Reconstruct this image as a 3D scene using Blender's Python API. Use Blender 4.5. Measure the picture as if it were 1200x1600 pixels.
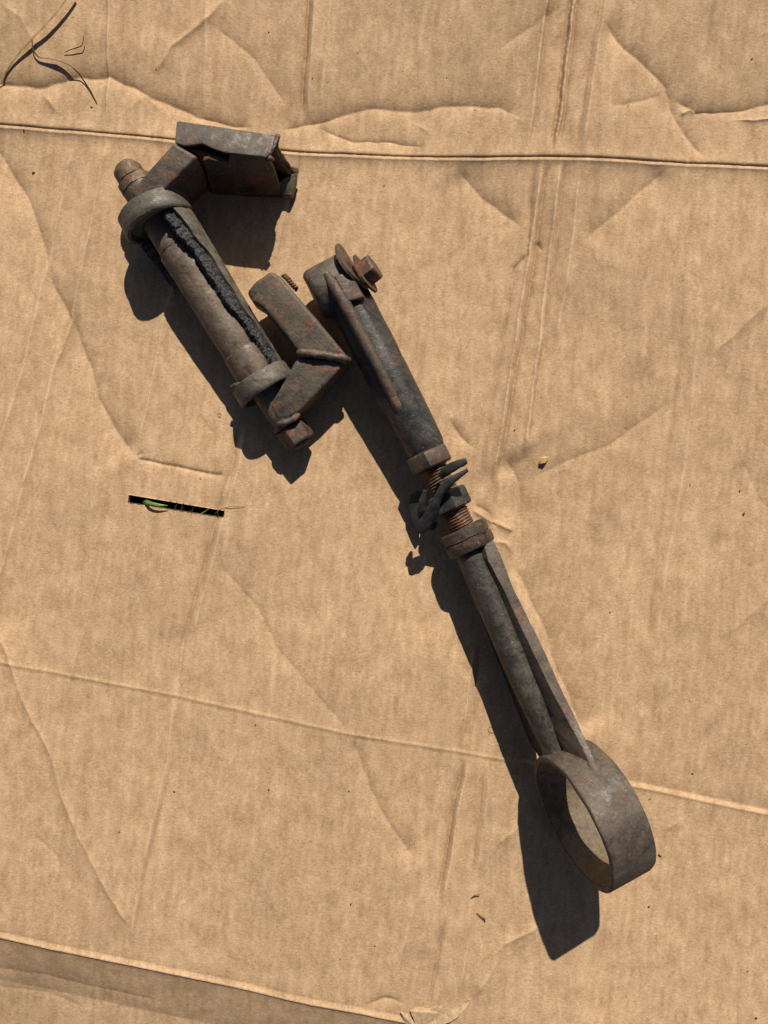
import bpy, bmesh, math, random
import numpy as np
from mathutils import Vector, noise as mnoise

for o in list(bpy.data.objects):
    bpy.data.objects.remove(o, do_unlink=True)
scene = bpy.context.scene
C = scene.collection

# ------------------------------------------------------------------ camera
S = 0.0005            # metres per photo pixel on the cardboard plane
HC = 1155.0           # camera height in those pixels (26 mm-equivalent lens, straight down)
cam_d = bpy.data.cameras.new('camera')
cam_d.sensor_fit = 'VERTICAL'
cam_d.sensor_height = 36.0
cam_d.lens = 18.0 / (800.0 / HC)
cam_d.clip_start = 0.02
cam_d.clip_end = 60.0
cam = bpy.data.objects.new('camera', cam_d)
C.objects.link(cam)
cam.location = (0, 0, HC * S)
cam.rotation_euler = (0, 0, 0)
scene.camera = cam

# ------------------------------------------------------------------ light
SUN_EL = math.radians(40.5)
AZ = math.radians(100.5)                    # direction of travel, image space (y down)
trav = Vector((math.cos(AZ) * math.cos(SUN_EL), -math.sin(AZ) * math.cos(SUN_EL), -math.sin(SUN_EL)))
world = bpy.data.worlds.new('World')
scene.world = world
world.use_nodes = True
nt = world.node_tree
bg = nt.nodes['Background']
sky = nt.nodes.new('ShaderNodeTexSky')
sky.sky_type = 'NISHITA'
sky.sun_disc = False
sky.sun_elevation = SUN_EL
to_sun = -trav
sky.sun_rotation = math.atan2(to_sun.x, to_sun.y)
sky.air_density = 0.5
sky.dust_density = 0.8
sky.ozone_density = 0.6
nt.links.new(sky.outputs[0], bg.inputs[0])
bg.inputs[1].default_value = 0.05
sd = bpy.data.lights.new('sun', 'SUN')
sd.energy = 5.0
sd.angle = math.radians(0.53)
sd.color = (1.0, 0.93, 0.82)
sun = bpy.data.objects.new('sun', sd)
C.objects.link(sun)
sun.rotation_euler = trav.to_track_quat('-Z', 'Y').to_euler()
sun.location = (0.5, 1, 2)
scene.view_settings.view_transform = 'Standard'
scene.view_settings.look = 'None'
scene.view_settings.gamma = 1.0
scene.view_settings.use_curve_mapping = False
scene.view_settings.exposure = 0.24


# ------------------------------------------------------------------ material helpers
class NT:
    def __init__(self, name):
        self.m = bpy.data.materials.new(name)
        self.m.use_nodes = True
        self.t = self.m.node_tree
        self.b = self.t.nodes['Principled BSDF']
        self.co = self.n('ShaderNodeTexCoord').outputs['Object']

    def n(self, typ, **kw):
        x = self.t.nodes.new(typ)
        for k, v in kw.items():
            setattr(x, k, v)
        return x

    def l(self, a, b):
        self.t.links.new(a, b)

    def mapping(self, scale=(1, 1, 1), rot=(0, 0, 0), loc=(0, 0, 0)):
        m = self.n('ShaderNodeMapping')
        m.inputs['Scale'].default_value = scale
        m.inputs['Rotation'].default_value = rot
        m.inputs['Location'].default_value = loc
        self.l(self.co, m.inputs['Vector'])
        return m.outputs[0]

    def noise(self, scale, detail=4, rough=0.55, vec=None, dist=0.0):
        x = self.n('ShaderNodeTexNoise')
        x.inputs['Scale'].default_value = scale
        x.inputs['Detail'].default_value = detail
        x.inputs['Roughness'].default_value = rough
        x.inputs['Distortion'].default_value = dist
        self.l(vec if vec is not None else self.co, x.inputs['Vector'])
        return x.outputs['Fac']

    def ramp(self, fac, stops, interp='LINEAR'):
        r = self.n('ShaderNodeValToRGB')
        r.color_ramp.interpolation = interp
        e = r.color_ramp.elements
        while len(e) > 1:
            e.remove(e[-1])
        for i, (p, c) in enumerate(stops):
            if not isinstance(c, tuple):
                c = (c, c, c)
            el = e[0] if i == 0 else e.new(p)
            el.position = p
            el.color = (c[0], c[1], c[2], 1)
        self.l(fac, r.inputs['Fac'])
        return r.outputs['Color']

    def mix(self, fac, a, b, blend='MIX'):
        x = self.n('ShaderNodeMix', data_type='RGBA', blend_type=blend)
        for s, v in ((0, fac), (6, a), (7, b)):
            if isinstance(v, (int, float)):
                x.inputs[s].default_value = v
            elif isinstance(v, tuple):
                x.inputs[s].default_value = (v[0], v[1], v[2], 1)
            else:
                self.l(v, x.inputs[s])
        return x.outputs[2]

    def math(self, op, a, b=0.0):
        x = self.n('ShaderNodeMath', operation=op)
        for i, v in enumerate((a, b)):
            if isinstance(v, (int, float)):
                x.inputs[i].default_value = v
            else:
                self.l(v, x.inputs[i])
        return x.outputs[0]

    def bump(self, height, strength, dist, prev=None):
        x = self.n('ShaderNodeBump')
        x.inputs['Strength'].default_value = strength
        x.inputs['Distance'].default_value = dist
        self.l(height, x.inputs['Height'])
        if prev is not None:
            self.l(prev, x.inputs['Normal'])
        return x.outputs['Normal']


def steel(name, c1, c2, rust=0.35, rustc=(0.16, 0.055, 0.022), rough=0.62, metal=0.25, bump=1.0, seed=0.0, dust=0.3):
    c1, c2 = [(c[0] * 1.08, c[1] * 0.96, c[2] * 0.83) for c in (c1, c2)]
    t = NT(name)
    v = t.mapping(loc=(seed, seed * 0.37, -seed * 0.71))
    big = t.noise(42, 6, 0.65, v, 0.8)
    fine = t.noise(420, 5, 0.7, v)
    mid = t.noise(150, 7, 0.68, v, 0.5)
    col = t.mix(t.ramp(big, [(0.34, 0.0), (0.64, 1.0)]), tuple(k * 0.70 for k in c1), tuple(k * 1.02 for k in c2))
    col = t.mix(0.6, col, t.ramp(fine, [(0.32, 0.45), (0.52, 0.95), (0.70, 1.5)]), 'MULTIPLY')
    # old grease, nearly black
    gr = t.noise(58, 6, 0.66, t.mapping(loc=(seed + 7.7, 1.1, seed)), 0.9)
    col = t.mix(t.ramp(gr, [(0.54, 0.0), (0.68, 0.75)]), col, (0.018, 0.016, 0.014))
    # dry dirt film in patches
    du = t.ramp(mid, [(0.50, 0.0), (0.64, 1.0)])
    col = t.mix(t.math('MULTIPLY', du, dust), col, (0.175, 0.130, 0.088))
    # rust blooms, broken up
    rn = t.noise(68, 8, 0.72, t.mapping(loc=(seed + 3.1, seed, 1.7)), 0.7)
    rf = t.ramp(rn, [(0.60 - 0.15 * rust, 0.0), (0.68 - 0.14 * rust, 1.0)])
    rc = t.mix(t.ramp(fine, [(0.35, 0.0), (0.65, 1.0)]), tuple(k * 0.45 for k in rustc), tuple(k * 1.6 for k in rustc))
    col = t.mix(t.math('MULTIPLY', rf, min(0.95, 0.35 + rust)), col, rc)
    # pale chips and scratches
    ch = t.ramp(t.noise(260, 3, 0.55, t.mapping(scale=(1, 2.6, 1), rot=(0.3, 0.2, 0.9), loc=(seed, 2, 0))), [(0.68, 0.0), (0.72, 1.0)])
    col = t.mix(t.math('MULTIPLY', ch, 0.5), col, (0.30, 0.27, 0.23))
    t.l(col, t.b.inputs['Base Color'])
    rr = t.ramp(mid, [(0.35, rough - 0.20), (0.65, rough + 0.16)])
    t.l(rr, t.b.inputs['Roughness'])
    t.l(t.math('MULTIPLY', t.math('SUBTRACT', 1.0, rf), metal), t.b.inputs['Metallic'])
    n1 = t.bump(mid, 0.5 * bump, 0.0007)
    n2 = t.bump(fine, 0.7 * bump, 0.00045, n1)
    n3 = t.bump(t.noise(1000, 3, 0.6, v), 0.5 * bump, 0.00018, n2)
    t.l(n3, t.b.inputs['Normal'])
    return t.m


M = {}
M['brown'] = steel('steel_brown', (0.060, 0.045, 0.036), (0.098, 0.078, 0.064), 0.45, seed=1.0)
M['grey'] = steel('steel_grey', (0.080, 0.072, 0.062), (0.118, 0.104, 0.088), 0.25, seed=2.3)
M['pin'] = steel('steel_pin', (0.110, 0.090, 0.072), (0.150, 0.126, 0.104), 0.32, (0.15, 0.068, 0.036), seed=4.1, dust=0.5)
M['arm'] = steel('steel_arm', (0.075, 0.072, 0.062), (0.105, 0.092, 0.076), 0.50, (0.15, 0.055, 0.024), seed=5.9)
M['blue'] = steel('steel_blue', (0.028, 0.034, 0.040), (0.058, 0.062, 0.064), 0.10, rough=0.52, metal=0.35, seed=7.7, dust=0.2)
M['shaft'] = steel('steel_shaft', (0.034, 0.039, 0.039), (0.068, 0.068, 0.062), 0.05, rough=0.55, metal=0.3, seed=9.2)
M['fin'] = steel('steel_fin', (0.090, 0.078, 0.066), (0.130, 0.116, 0.100), 0.30, seed=10.4)
M['ring'] = steel('steel_ring', (0.078, 0.072, 0.066), (0.112, 0.094, 0.078), 0.42, (0.085, 0.045, 0.028), rough=0.66, metal=0.2, seed=12.6)
M['thread'] = steel('steel_thread', (0.075, 0.045, 0.032), (0.13, 0.075, 0.048), 0.75, (0.17, 0.070, 0.035), seed=14.0, dust=0.4)
M['nut'] = steel('steel_nut', (0.060, 0.046, 0.036), (0.095, 0.076, 0.060), 0.50, seed=15.5)
M['washer'] = steel('washer_grey', (0.098, 0.100, 0.092), (0.150, 0.142, 0.122), 0.05, rough=0.6, metal=0.2, seed=17.0)
M['bore'] = steel('steel_bore', (0.125, 0.102, 0.066), (0.165, 0.136, 0.090), 0.15, rough=0.75, metal=0.0, seed=21.0, dust=0.4)
M['channel'] = steel('steel_channel', (0.062, 0.054, 0.048), (0.092, 0.082, 0.072), 0.30, seed=23.0)
M['cap'] = steel('steel_cap', (0.075, 0.058, 0.040), (0.165, 0.120, 0.070), 0.35, (0.17, 0.080, 0.035), seed=26.0, dust=0.4)
M['collar'] = steel('steel_collar', (0.055, 0.036, 0.028), (0.085, 0.058, 0.046), 0.55, (0.10, 0.045, 0.026), seed=18.4)


def rubber(name, c, bump=1.0, scale=260):
    t = NT(name)
    a = t.noise(scale, 6, 0.7)
    b = t.noise(scale * 0.3, 4, 0.6)
    col = t.mix(t.ramp(a, [(0.46, 0.0), (0.66, 1.0)]), c, tuple(k * 5.0 * bump + 0.012 for k in c))
    col = t.mix(t.ramp(b, [(0.55, 0.0), (0.75, 0.5)]), col, (0.10, 0.085, 0.065))
    t.l(col, t.b.inputs['Base Color'])
    t.b.inputs['Roughness'].default_value = 0.72
    n1 = t.bump(a, 0.9 * bump, 0.0012)
    t.l(t.bump(t.noise(scale * 3, 3, 0.6), 0.5, 0.0003, n1), t.b.inputs['Normal'])
    return t.m


M['rubber'] = rubber('rubber_black', (0.014, 0.014, 0.014), 0.4, 160)
M['crumb'] = rubber('rubber_crumbly', (0.012, 0.012, 0.012), 1.6, 520)


def cardboard(name):
    t = NT(name)
    rot = math.radians(10)
    cloud = t.noise(1.0, 6, 0.66, t.mapping((95, 62, 60), (0, 0, rot)))
    flute = t.noise(1.0, 4, 0.6, t.mapping((170, 12, 20), (0, 0, rot), (3, 1, 0)))
    fibre = t.noise(1.0, 4, 0.68, t.mapping((330, 760, 300), (0, 0, 0.12)))
    grain = t.noise(900, 4, 0.7)
    large = t.noise(7, 4, 0.6)
    base = (0.374, 0.236, 0.127)
    light = (0.545, 0.364, 0.212)
    f = t.math('ADD', t.math('MULTIPLY', cloud, 0.62), t.math('MULTIPLY', flute, 0.24))
    f = t.math('ADD', f, t.math('MULTIPLY', fibre, 0.14))
    col = t.mix(t.ramp(f, [(0.38, 0.0), (0.50, 0.50), (0.62, 1.0)]), base, light)
    col = t.mix(0.5, col, t.ramp(fibre, [(0.28, 0.70), (0.5, 1.0), (0.72, 1.28)]), 'MULTIPLY')
    col = t.mix(0.8, col, t.ramp(grain, [(0.3, 0.72), (0.5, 1.0), (0.7, 1.26)]), 'MULTIPLY')
    col = t.mix(0.9, col, t.ramp(large, [(0.32, 0.86), (0.68, 1.08)]), 'MULTIPLY')
    # flutes telegraphing through the liner, broken up
    sx_ = t.n('ShaderNodeSeparateXYZ')
    t.l(t.mapping(rot=(0, 0, rot)), sx_.inputs[0])
    wob_ = t.math('MULTIPLY', t.noise(30, 3, 0.5), 6.0)
    wv_ = t.math('SINE', t.math('ADD', t.math('MULTIPLY', sx_.outputs[0], 2 * math.pi / 0.0068), wob_))
    wv_ = t.math('MULTIPLY', wv_, t.ramp(t.noise(34, 4, 0.6, t.mapping(loc=(2, 7, 1))), [(0.38, 0.0), (0.66, 1.0)]))
    wv_ = t.math('ADD', t.math('MULTIPLY', wv_, 0.06), 1.0)
    cw = t.n('ShaderNodeCombineColor')
    for k_ in range(3):
        t.l(wv_, cw.inputs[k_])
    col = t.mix(1.0, col, cw.outputs[0], 'MULTIPLY')
    wn = t.n('ShaderNodeAttribute', attribute_name='wear_shade')  # pale ridges, dark grooves: wear plus crease shading put into the colour
    wf = wn.outputs['Fac']
    col = t.mix(t.math('MULTIPLY', t.math('MAXIMUM', wf, 0.0), 0.42), col, (0.74, 0.55, 0.36))
    col = t.mix(t.math('MULTIPLY', t.math('MAXIMUM', t.math('MULTIPLY', wf, -1.0), 0.0), 0.42), col, (0.21, 0.135, 0.078))
    # dark fibre flecks and pale fibres in the recycled pulp
    fl = t.noise(1.0, 2, 0.5, t.mapping((330, 700, 400), (0, 0, 0.5)))
    col = t.mix(t.math('MULTIPLY', t.ramp(fl, [(0.70, 0.0), (0.74, 1.0)]), 0.6), col, (0.10, 0.062, 0.032))
    f2 = t.noise(1.0, 2, 0.5, t.mapping((260, 1000, 400), (0, 0, -0.35), (5, 2, 1)))
    col = t.mix(t.math('MULTIPLY', t.ramp(f2, [(0.70, 0.0), (0.75, 1.0)]), 0.5), col, (0.74, 0.57, 0.36))
    # faint handling stains
    st = t.noise(22, 6, 0.62, t.mapping(loc=(1.3, 0.4, 0)))
    col = t.mix(t.ramp(st, [(0.58, 0.0), (0.78, 0.45)]), col, (0.23, 0.155, 0.095))
    t.l(col, t.b.inputs['Base Color'])
    t.b.inputs['Roughness'].default_value = 0.85
    t.b.inputs['Specular IOR Level'].default_value = 0.25
    n1 = t.bump(cloud, 0.4, 0.0007)
    n2 = t.bump(fibre, 0.4, 0.00022, n1)
    n3 = t.bump(grain, 0.6, 0.0002, n2)
    t.l(n3, t.b.inputs['Normal'])
    return t.m


M['card'] = cardboard('cardboard')


def simple(name, c1, c2, scale=300, rough=0.7, trans=0.0):
    t = NT(name)
    col = t.mix(t.ramp(t.noise(scale, 4, 0.6), [(0.35, 0.0), (0.65, 1.0)]), c1, c2)
    t.l(col, t.b.inputs['Base Color'])
    t.b.inputs['Roughness'].default_value = rough
    t.l(t.bump(t.noise(scale * 2, 3, 0.6), 0.4, 0.0003), t.b.inputs['Normal'])
    return t.m


M['straw'] = simple('dry_straw', (0.16, 0.09, 0.035), (0.36, 0.24, 0.10), 200)
M['straw_dark'] = simple('dry_stem', (0.07, 0.04, 0.02), (0.17, 0.10, 0.045), 200)
M['leaf'] = simple('green_leaf', (0.085, 0.190, 0.025), (0.140, 0.270, 0.045), 250, 0.45)
M['blade'] = simple('grass_blade', (0.10, 0.17, 0.05), (0.30, 0.36, 0.20), 250, 0.5)
M['soil'] = simple('soil', (0.02, 0.018, 0.010), (0.045, 0.040, 0.022), 80, 0.95)
M['flake'] = simple('seed_husk', (0.30, 0.17, 0.05), (0.62, 0.42, 0.16), 700)
M['bit'] = simple('dark_bit', (0.025, 0.015, 0.010), (0.07, 0.04, 0.02), 500)
M['torn'] = simple('torn_paper', (0.36, 0.235, 0.125), (0.56, 0.39, 0.23), 350, 0.9)


# ------------------------------------------------------------------ geometry helpers (photo-pixel units, y down, h up)
def V(u, v, h=0.0):
    """the point at height h that the photograph shows at pixel (u, v)"""
    k = 1.0 - h / HC
    return np.array([600 + (u - 600) * k, 800 + (v - 800) * k, float(h)])


def wv(p):
    return Vector(((p[0] - 600) * S, -(p[1] - 800) * S, p[2] * S))


def nrm(a):
    return a / max(1e-9, np.linalg.norm(a))


def jitter(pts, amp, scale, seed=0.0):
    out = []
    for p in pts:
        q = Vector((p[0] / scale + seed, p[1] / scale, p[2] / scale))
        n = mnoise.noise_vector(q) + 0.5 * mnoise.noise_vector(q * 2.3)
        out.append(np.array([p[0] + n.x * amp, p[1] + n.y * amp, p[2] + n.z * amp]))
    return out


def build(name, verts, faces, mat, parent=None, sharp=38, bevel=0.0, bseg=2, base=None):
    loc = Vector((0, 0, 0)) if base is None else base
    if parent is not None:
        loc = root_loc(parent)
    me = bpy.data.meshes.new(name)
    me.from_pydata([wv(p) - loc for p in verts], [], [list(f) for f in faces])
    bm = bmesh.new()
    bm.from_mesh(me)
    bmesh.ops.remove_doubles(bm, verts=bm.verts, dist=1e-7)
    bmesh.ops.recalc_face_normals(bm, faces=bm.faces)
    if bevel > 0:
        es = [e for e in bm.edges if len(e.link_faces) == 2 and e.calc_face_angle(0) > math.radians(25)]
        bmesh.ops.bevel(bm, geom=es, offset=bevel * S, segments=bseg, profile=0.6, affect='EDGES', clamp_overlap=True)
    bm.to_mesh(me)
    bm.free()
    for p in me.polygons:
        p.use_smooth = True
    me.set_sharp_from_angle(angle=math.radians(sharp))
    me.materials.append(M[mat])
    o = bpy.data.objects.new(name, me)
    C.objects.link(o)
    if parent is not None:
        o.parent = parent
    else:
        o.location = loc
    return o


ROOT = {}


def root_loc(o):
    while o.parent is not None:
        o = o.parent
    return ROOT.get(o.name, Vector((0, 0, 0)))


def thing(name, label, cat, base, group=None):
    o = bpy.data.objects.new(name, None)
    o.empty_display_size = 0.02
    C.objects.link(o)
    o.location = wv(base)
    ROOT[o.name] = wv(base)
    o['label'] = label
    o['category'] = cat
    if group:
        o['group'] = group
    return o


def tag(o, label, cat, group=None):
    o['label'] = label
    o['category'] = cat
    if group:
        o['group'] = group
    return o


def loft(rings, cap=True, closed=False):
    n = len(rings[0])
    verts = [p for r in rings for p in r]
    faces = []
    m = len(rings)
    for i in range(m if closed else m - 1):
        a, b = i * n, ((i + 1) % m) * n
        for j in range(n):
            k = (j + 1) % n
            faces.append((a + j, a + k, b + k, b + j))
    if cap and not closed:
        faces.append(tuple(range(n)))
        faces.append(tuple((m - 1) * n + j for j in range(n)))
    return verts, faces


def rrect(w, h, r, n=5):
    """rounded rectangle section, full width w, full height h"""
    r = min(r, w / 2 - 1e-3, h / 2 - 1e-3)
    pts = []
    for cx, cy, a0 in ((w / 2 - r, h / 2 - r, 0), (-w / 2 + r, h / 2 - r, 90), (-w / 2 + r, -h / 2 + r, 180), (w / 2 - r, -h / 2 + r, 270)):
        for i in range(n):
            a = math.radians(a0 + 90 * i / (n - 1))
            pts.append((cx + r * math.cos(a), cy + r * math.sin(a)))
    return pts


def circ(r, n=32, ph=0.0):
    return [(r * math.cos(2 * math.pi * i / n + ph), r * math.sin(2 * math.pi * i / n + ph)) for i in range(n)]


def frame(t, up=(0, 0, 1)):
    t = nrm(np.array(t, float))
    up = np.array(up, float)
    side = nrm(np.cross(up, t))
    n = nrm(np.cross(t, side))
    return t, side, n


def sweep(path, secs, up=(0, 0, 1)):
    """secs: list of 2-D sections (or one) -> rings"""
    path = [np.array(p, float) for p in path]
    rings = []
    for i, p in enumerate(path):
        t = path[min(i + 1, len(path) - 1)] - path[max(i - 1, 0)]
        _, s, n = frame(t, up)
        sec = secs[i] if isinstance(secs[0], list) else secs
        rings.append([p + s * a + n * b for a, b in sec])
    return rings


def resample(path, n):
    path = [np.array(p, float) for p in path]
    d = [0.0]
    for a, b in zip(path, path[1:]):
        d.append(d[-1] + np.linalg.norm(b - a))
    out = []
    for q in np.linspace(0, d[-1], n):
        i = min(max(np.searchsorted(d, q) - 1, 0), len(path) - 2)
        f = (q - d[i]) / max(1e-9, d[i + 1] - d[i])
        out.append(path[i] * (1 - f) + path[i + 1] * f)
    return out


def smooth_path(path, n, it=3):
    p = resample(path, n)
    for _ in range(it):
        p = [p[0]] + [(p[i - 1] + 2 * p[i] + p[i + 1]) / 4 for i in range(1, n - 1)] + [p[-1]]
    return p


def cyl(name, a, b, prof, mat, parent, n=40, seed=0.0, amp=0.0, nscale=18, sharp=38, up=(0, 0, 1), hexa=False):
    """prof: list of (fraction along a->b, radius)"""
    a, b = np.array(a, float), np.array(b, float)
    t, s, nn = frame(b - a, up)
    rings = []
    for f, r in prof:
        p = a + (b - a) * f
        sec = circ(r, n)
        rings.append([p + s * x + nn * y for x, y in sec])
    v, fc = loft(rings)
    if amp:
        v = jitter(v, amp, nscale, seed)
    return build(name, v, fc, mat, parent, sharp)


def hexnut(name, a, b, R, mat, parent, ph=0.0, hole=0.0, bevel=1.6):
    a, b = np.array(a, float), np.array(b, float)
    t, s, nn = frame(b - a)
    L = np.linalg.norm(b - a)
    ch = min(4.0, L * 0.2)
    rings = []
    for d, k in ((0, 0.90), (ch * 0.6, 1.0), (L - ch * 0.6, 1.0), (L, 0.90)):
        p = a + t * d
        rings.append([p + (s * math.cos(math.pi / 3 * i + ph) + nn * math.sin(math.pi / 3 * i + ph)) * R * k for i in range(6)])
    v, f = loft(rings)
    return build(name, v, f, mat, parent, 28, bevel=bevel)


def prism(name, top, depth, mat, parent, bevel=5, bseg=3, sub=0, amp=0.0, seed=0.0, sharp=38):
    """top: list of 3-D points (counter or clockwise); extruded straight down by depth (number or list)"""
    n = len(top)
    dep = depth if isinstance(depth, (list, tuple)) else [depth] * n
    bot = [np.array([p[0], p[1], p[2] - d]) for p, d in zip(top, dep)]
    v = list(top) + bot
    f = [tuple(range(n)), tuple(range(2 * n - 1, n - 1, -1))]
    for i in range(n):
        j = (i + 1) % n
        f.append((i, j, n + j, n + i))
    return build(name, v, f, mat, parent, sharp, bevel=bevel, bseg=bseg)


def plate(name, poly, thick, inward, mat, parent, bevel=1.2):
    """flat-ish polygon with thickness along the vector inward"""
    n = len(poly)
    d = nrm(np.array(inward, float)) * thick
    v = list(poly) + [p + d for p in poly]
    f = [tuple(range(n)), tuple(range(2 * n - 1, n - 1, -1))]
    for i in range(n):
        j = (i + 1) % n
        f.append((i, j, n + j, n + i))
    return build(name, v, f, mat, parent, 35, bevel=bevel, bseg=2)


# ================================================================== setting
rs = np.random.RandomState(5)


def vnoise(X, Y, cell, seed):
    r = np.random.RandomState(seed)
    G = r.rand(256, 256) * 2 - 1
    x, y = X / cell + 100, Y / cell + 100
    xi, yi = np.floor(x).astype(int), np.floor(y).astype(int)
    fx, fy = x - xi, y - yi
    fx, fy = fx * fx * (3 - 2 * fx), fy * fy * (3 - 2 * fy)
    g = lambda a, b: G[a % 256, b % 256]
    return (g(xi, yi) * (1 - fx) + g(xi + 1, yi) * fx) * (1 - fy) + (g(xi, yi + 1) * (1 - fx) + g(xi + 1, yi + 1) * fx) * fy


STEP = 1.5
gx = np.concatenate([np.arange(-700, -40, 22.0), np.arange(-40, 1240.1, STEP), np.arange(1260, 1900, 22.0)])
gy = np.concatenate([np.arange(-700, -40, 22.0), np.arange(-40, 184, 1.75), np.arange(184, 286, 0.8), np.arange(286, 1641, 1.75), np.arange(1660, 2300, 22.0)])
X, Y = np.meshgrid(gx, gy)
Hh = np.zeros_like(X)
Xw = X + 2.2 * vnoise(X, Y, 45, 1) + 1.0 * vnoise(X, Y, 14, 2)
Yw = Y + 2.2 * vnoise(X, Y, 45, 3) + 1.0 * vnoise(X, Y, 14, 4)


WEAR_SHADE = np.zeros_like(X)


def crease(pts, A, wl, wr, fade=30, warp=1.0, wear_shade=0.2):
    """tent-shaped crease along a polyline; A > 0 ridge, A < 0 valley; wl / wr: reach on the left / right when walking along pts (image space, y down)"""
    pts = [np.array(p, float) for p in pts]
    m = 5 * max(wl, wr) + 5
    xs, ys = [p[0] for p in pts], [p[1] for p in pts]
    ix = np.where((gx > min(xs) - m) & (gx < max(xs) + m))[0]
    iy = np.where((gy > min(ys) - m) & (gy < max(ys) + m))[0]
    if len(ix) == 0 or len(iy) == 0:
        return
    sl = (slice(iy[0], iy[-1] + 1), slice(ix[0], ix[-1] + 1))
    x, y = X[sl] + warp * (Xw[sl] - X[sl]), Y[sl] + warp * (Yw[sl] - Y[sl])
    best = np.full(x.shape, 1e9)
    sd_ = np.zeros(x.shape)
    al = np.zeros(x.shape)
    tot = 0.0
    for a, b in zip(pts, pts[1:]):
        d = b - a
        L = np.hypot(*d)
        t = ((x - a[0]) * d[0] + (y - a[1]) * d[1]) / (L * L)
        tc = np.clip(t, 0, 1)
        ex, ey = x - a[0] - tc * d[0], y - a[1] - tc * d[1]
        dist = np.hypot(ex, ey)
        cr = d[0] * (y - a[1]) - d[1] * (x - a[0])      # > 0: right side in a y-down image
        k = dist < best
        best = np.where(k, dist, best)
        sd_ = np.where(k, np.sign(cr) * dist, sd_)
        al = np.where(k, tot + t * L, al)
        tot += L
    fd = np.clip((al + 1e-6) / fade + 0.0, 0, 1) * np.clip((tot - al) / fade, 0, 1)
    fd = fd * fd * (3 - 2 * fd)
    w = np.where(sd_ > 0, wr, wl)
    Hh[sl] += A * (0.8 * np.exp(-best / w) + 0.2 * np.exp(-best / (0.25 * w + 0.6))) * fd
    # scuffs and groove dirt; also paints the crease light and shade the sun misses
    brk = 0.55 + 0.45 * vnoise(x, y, 23, 31) + 0.35 * vnoise(x, y, 9, 32)
    WEAR_SHADE[sl] += np.sign(A) * wear_shade * np.exp(-(best / 3.2) ** 2) * fd * np.clip(brk, 0, 1.4)


# --- near-vertical score and crush lines (walking down the picture: right = picture left)
for pts, A, wl, wr in [
    ([(181, -40), (179, 0), (168, 205)], 1.2, 7, 4),
    ([(200, -40), (198, 0), (190, 190)], -0.5, 4, 4),
    ([(170, 215), (135, 400), (112, 501), (86, 576), (64, 670), (37, 756), (8, 880), (-30, 1000)], 1.3, 6, 9),
    ([(118, 220), (78, 400), (67, 437), (41, 561), (19, 640), (0, 700), (-40, 820)], 1.1, 6, 8),
    ([(331, -40), (329, 0), (318, 180)], 0.8, 5, 5),
    ([(487, -40), (485, 0), (470, 192)], -1.6, 5, 4),
    ([(497, -40), (495, 0), (480, 192)], 0.9, 6, 5),
    ([(521, -40), (519, 0), (500, 190)], 0.8, 5, 6),
    ([(470, 240), (445, 350), (432, 420)], -0.9, 7, 4),
    ([(300, 330), (274, 445), (255, 512), (240, 587), (213, 712)], 0.9, 6, 5),
    ([(172, 800), (161, 869), (127, 1000), (100, 1100)], 0.7, 5, 5),
    ([(375, 655), (360, 737), (337, 809), (322, 872), (285, 1000), (272, 1085)], -1.3, 6, 6),
    ([(385, 655), (372, 737), (349, 809), (334, 872), (297, 1000)], 0.8, 5, 5),
    ([(272, 1085), (260, 1190), (240, 1280), (220, 1370), (202, 1480)], 0.9, 8, 5),
    ([(280, 1090), (268, 1190), (248, 1280), (228, 1370), (210, 1470)], -0.6, 6, 4),
    ([(852, -40), (850, 0), (820, 245)], 1.3, 6, 5),
    ([(858, -40), (856, 0), (827, 245)], -1.3, 6, 4),
    ([(888, -40), (886, 0), (858, 252)], -1.7, 3, 4),
    ([(893, -40), (891, 0), (863, 252)], 1.4, 3, 3),
    ([(898, -40), (896, 0), (869, 252)], -1.2, 4, 3),
    ([(939, -40), (937, 0), (902, 252)], 1.1, 7, 5),
    ([(930, -40), (928, 0), (893, 252)], -0.7, 5, 5),
    ([(832, 258), (822, 400), (804, 400 + 20), (775, 588), (746, 785)], -1.0, 6, 4),
    ([(845, 258), (825, 400), (796, 588), (769, 760)], 1.3, 5, 4),
    ([(853, 258), (836, 400), (806, 588), (779, 750)], -1.4, 5, 4),
    ([(872, 258), (856, 400), (842, 525), (817, 720)], 1.3, 6, 4),
    ([(880, 258), (866, 400), (851, 525), (826, 700)], -1.0, 6, 4),
    ([(902, 262), (887, 408), (865, 546)], 1.0, 4, 5),
    ([(1058, 430), (1055, 560), (1030, 800), (1008, 1010)], -0.8, 8, 8),
    ([(1086, 470), (1062, 733), (1037, 880), (1015, 1060)], 0.8, 9, 8),
    ([(1100, 20), (1085, 140)], -0.7, 8, 10),
    ([(742, 1000), (720, 1170)], 0.9, 4, 4),
    ([(752, 1000), (730, 1180)], -0.9, 4, 5),
    ([(725, 1180), (708, 1270), (683, 1420)], -1.5, 5, 4),
    ([(733, 1180), (716, 1270), (691, 1420)], 1.0, 5, 4),
    ([(758, 1196), (733, 1380)], -0.8, 5, 5),
    ([(767, 1196), (742, 1380)], 0.7, 5, 5),
    ([(687, 1170), (667, 1295)], -0.6, 5, 5),
    ([(700, 1430), (687, 1480), (667, 1590)], -1.1, 5, 4),
    ([(735, 1460), (712, 1570)], 0.9, 4, 4),
    ([(648, 1400), (640, 1440), (620, 1520)], 0.6, 4, 5),
    ([(690, 700), (660, 900), (640, 1060)], 0.5, 6, 6),
]:
    crease(pts, A * 5.4, max(4.0, wl * 1.1), max(4.0, wr * 1.1), 40, 0.6, 0.3 + 0.6 * abs(A))
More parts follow.
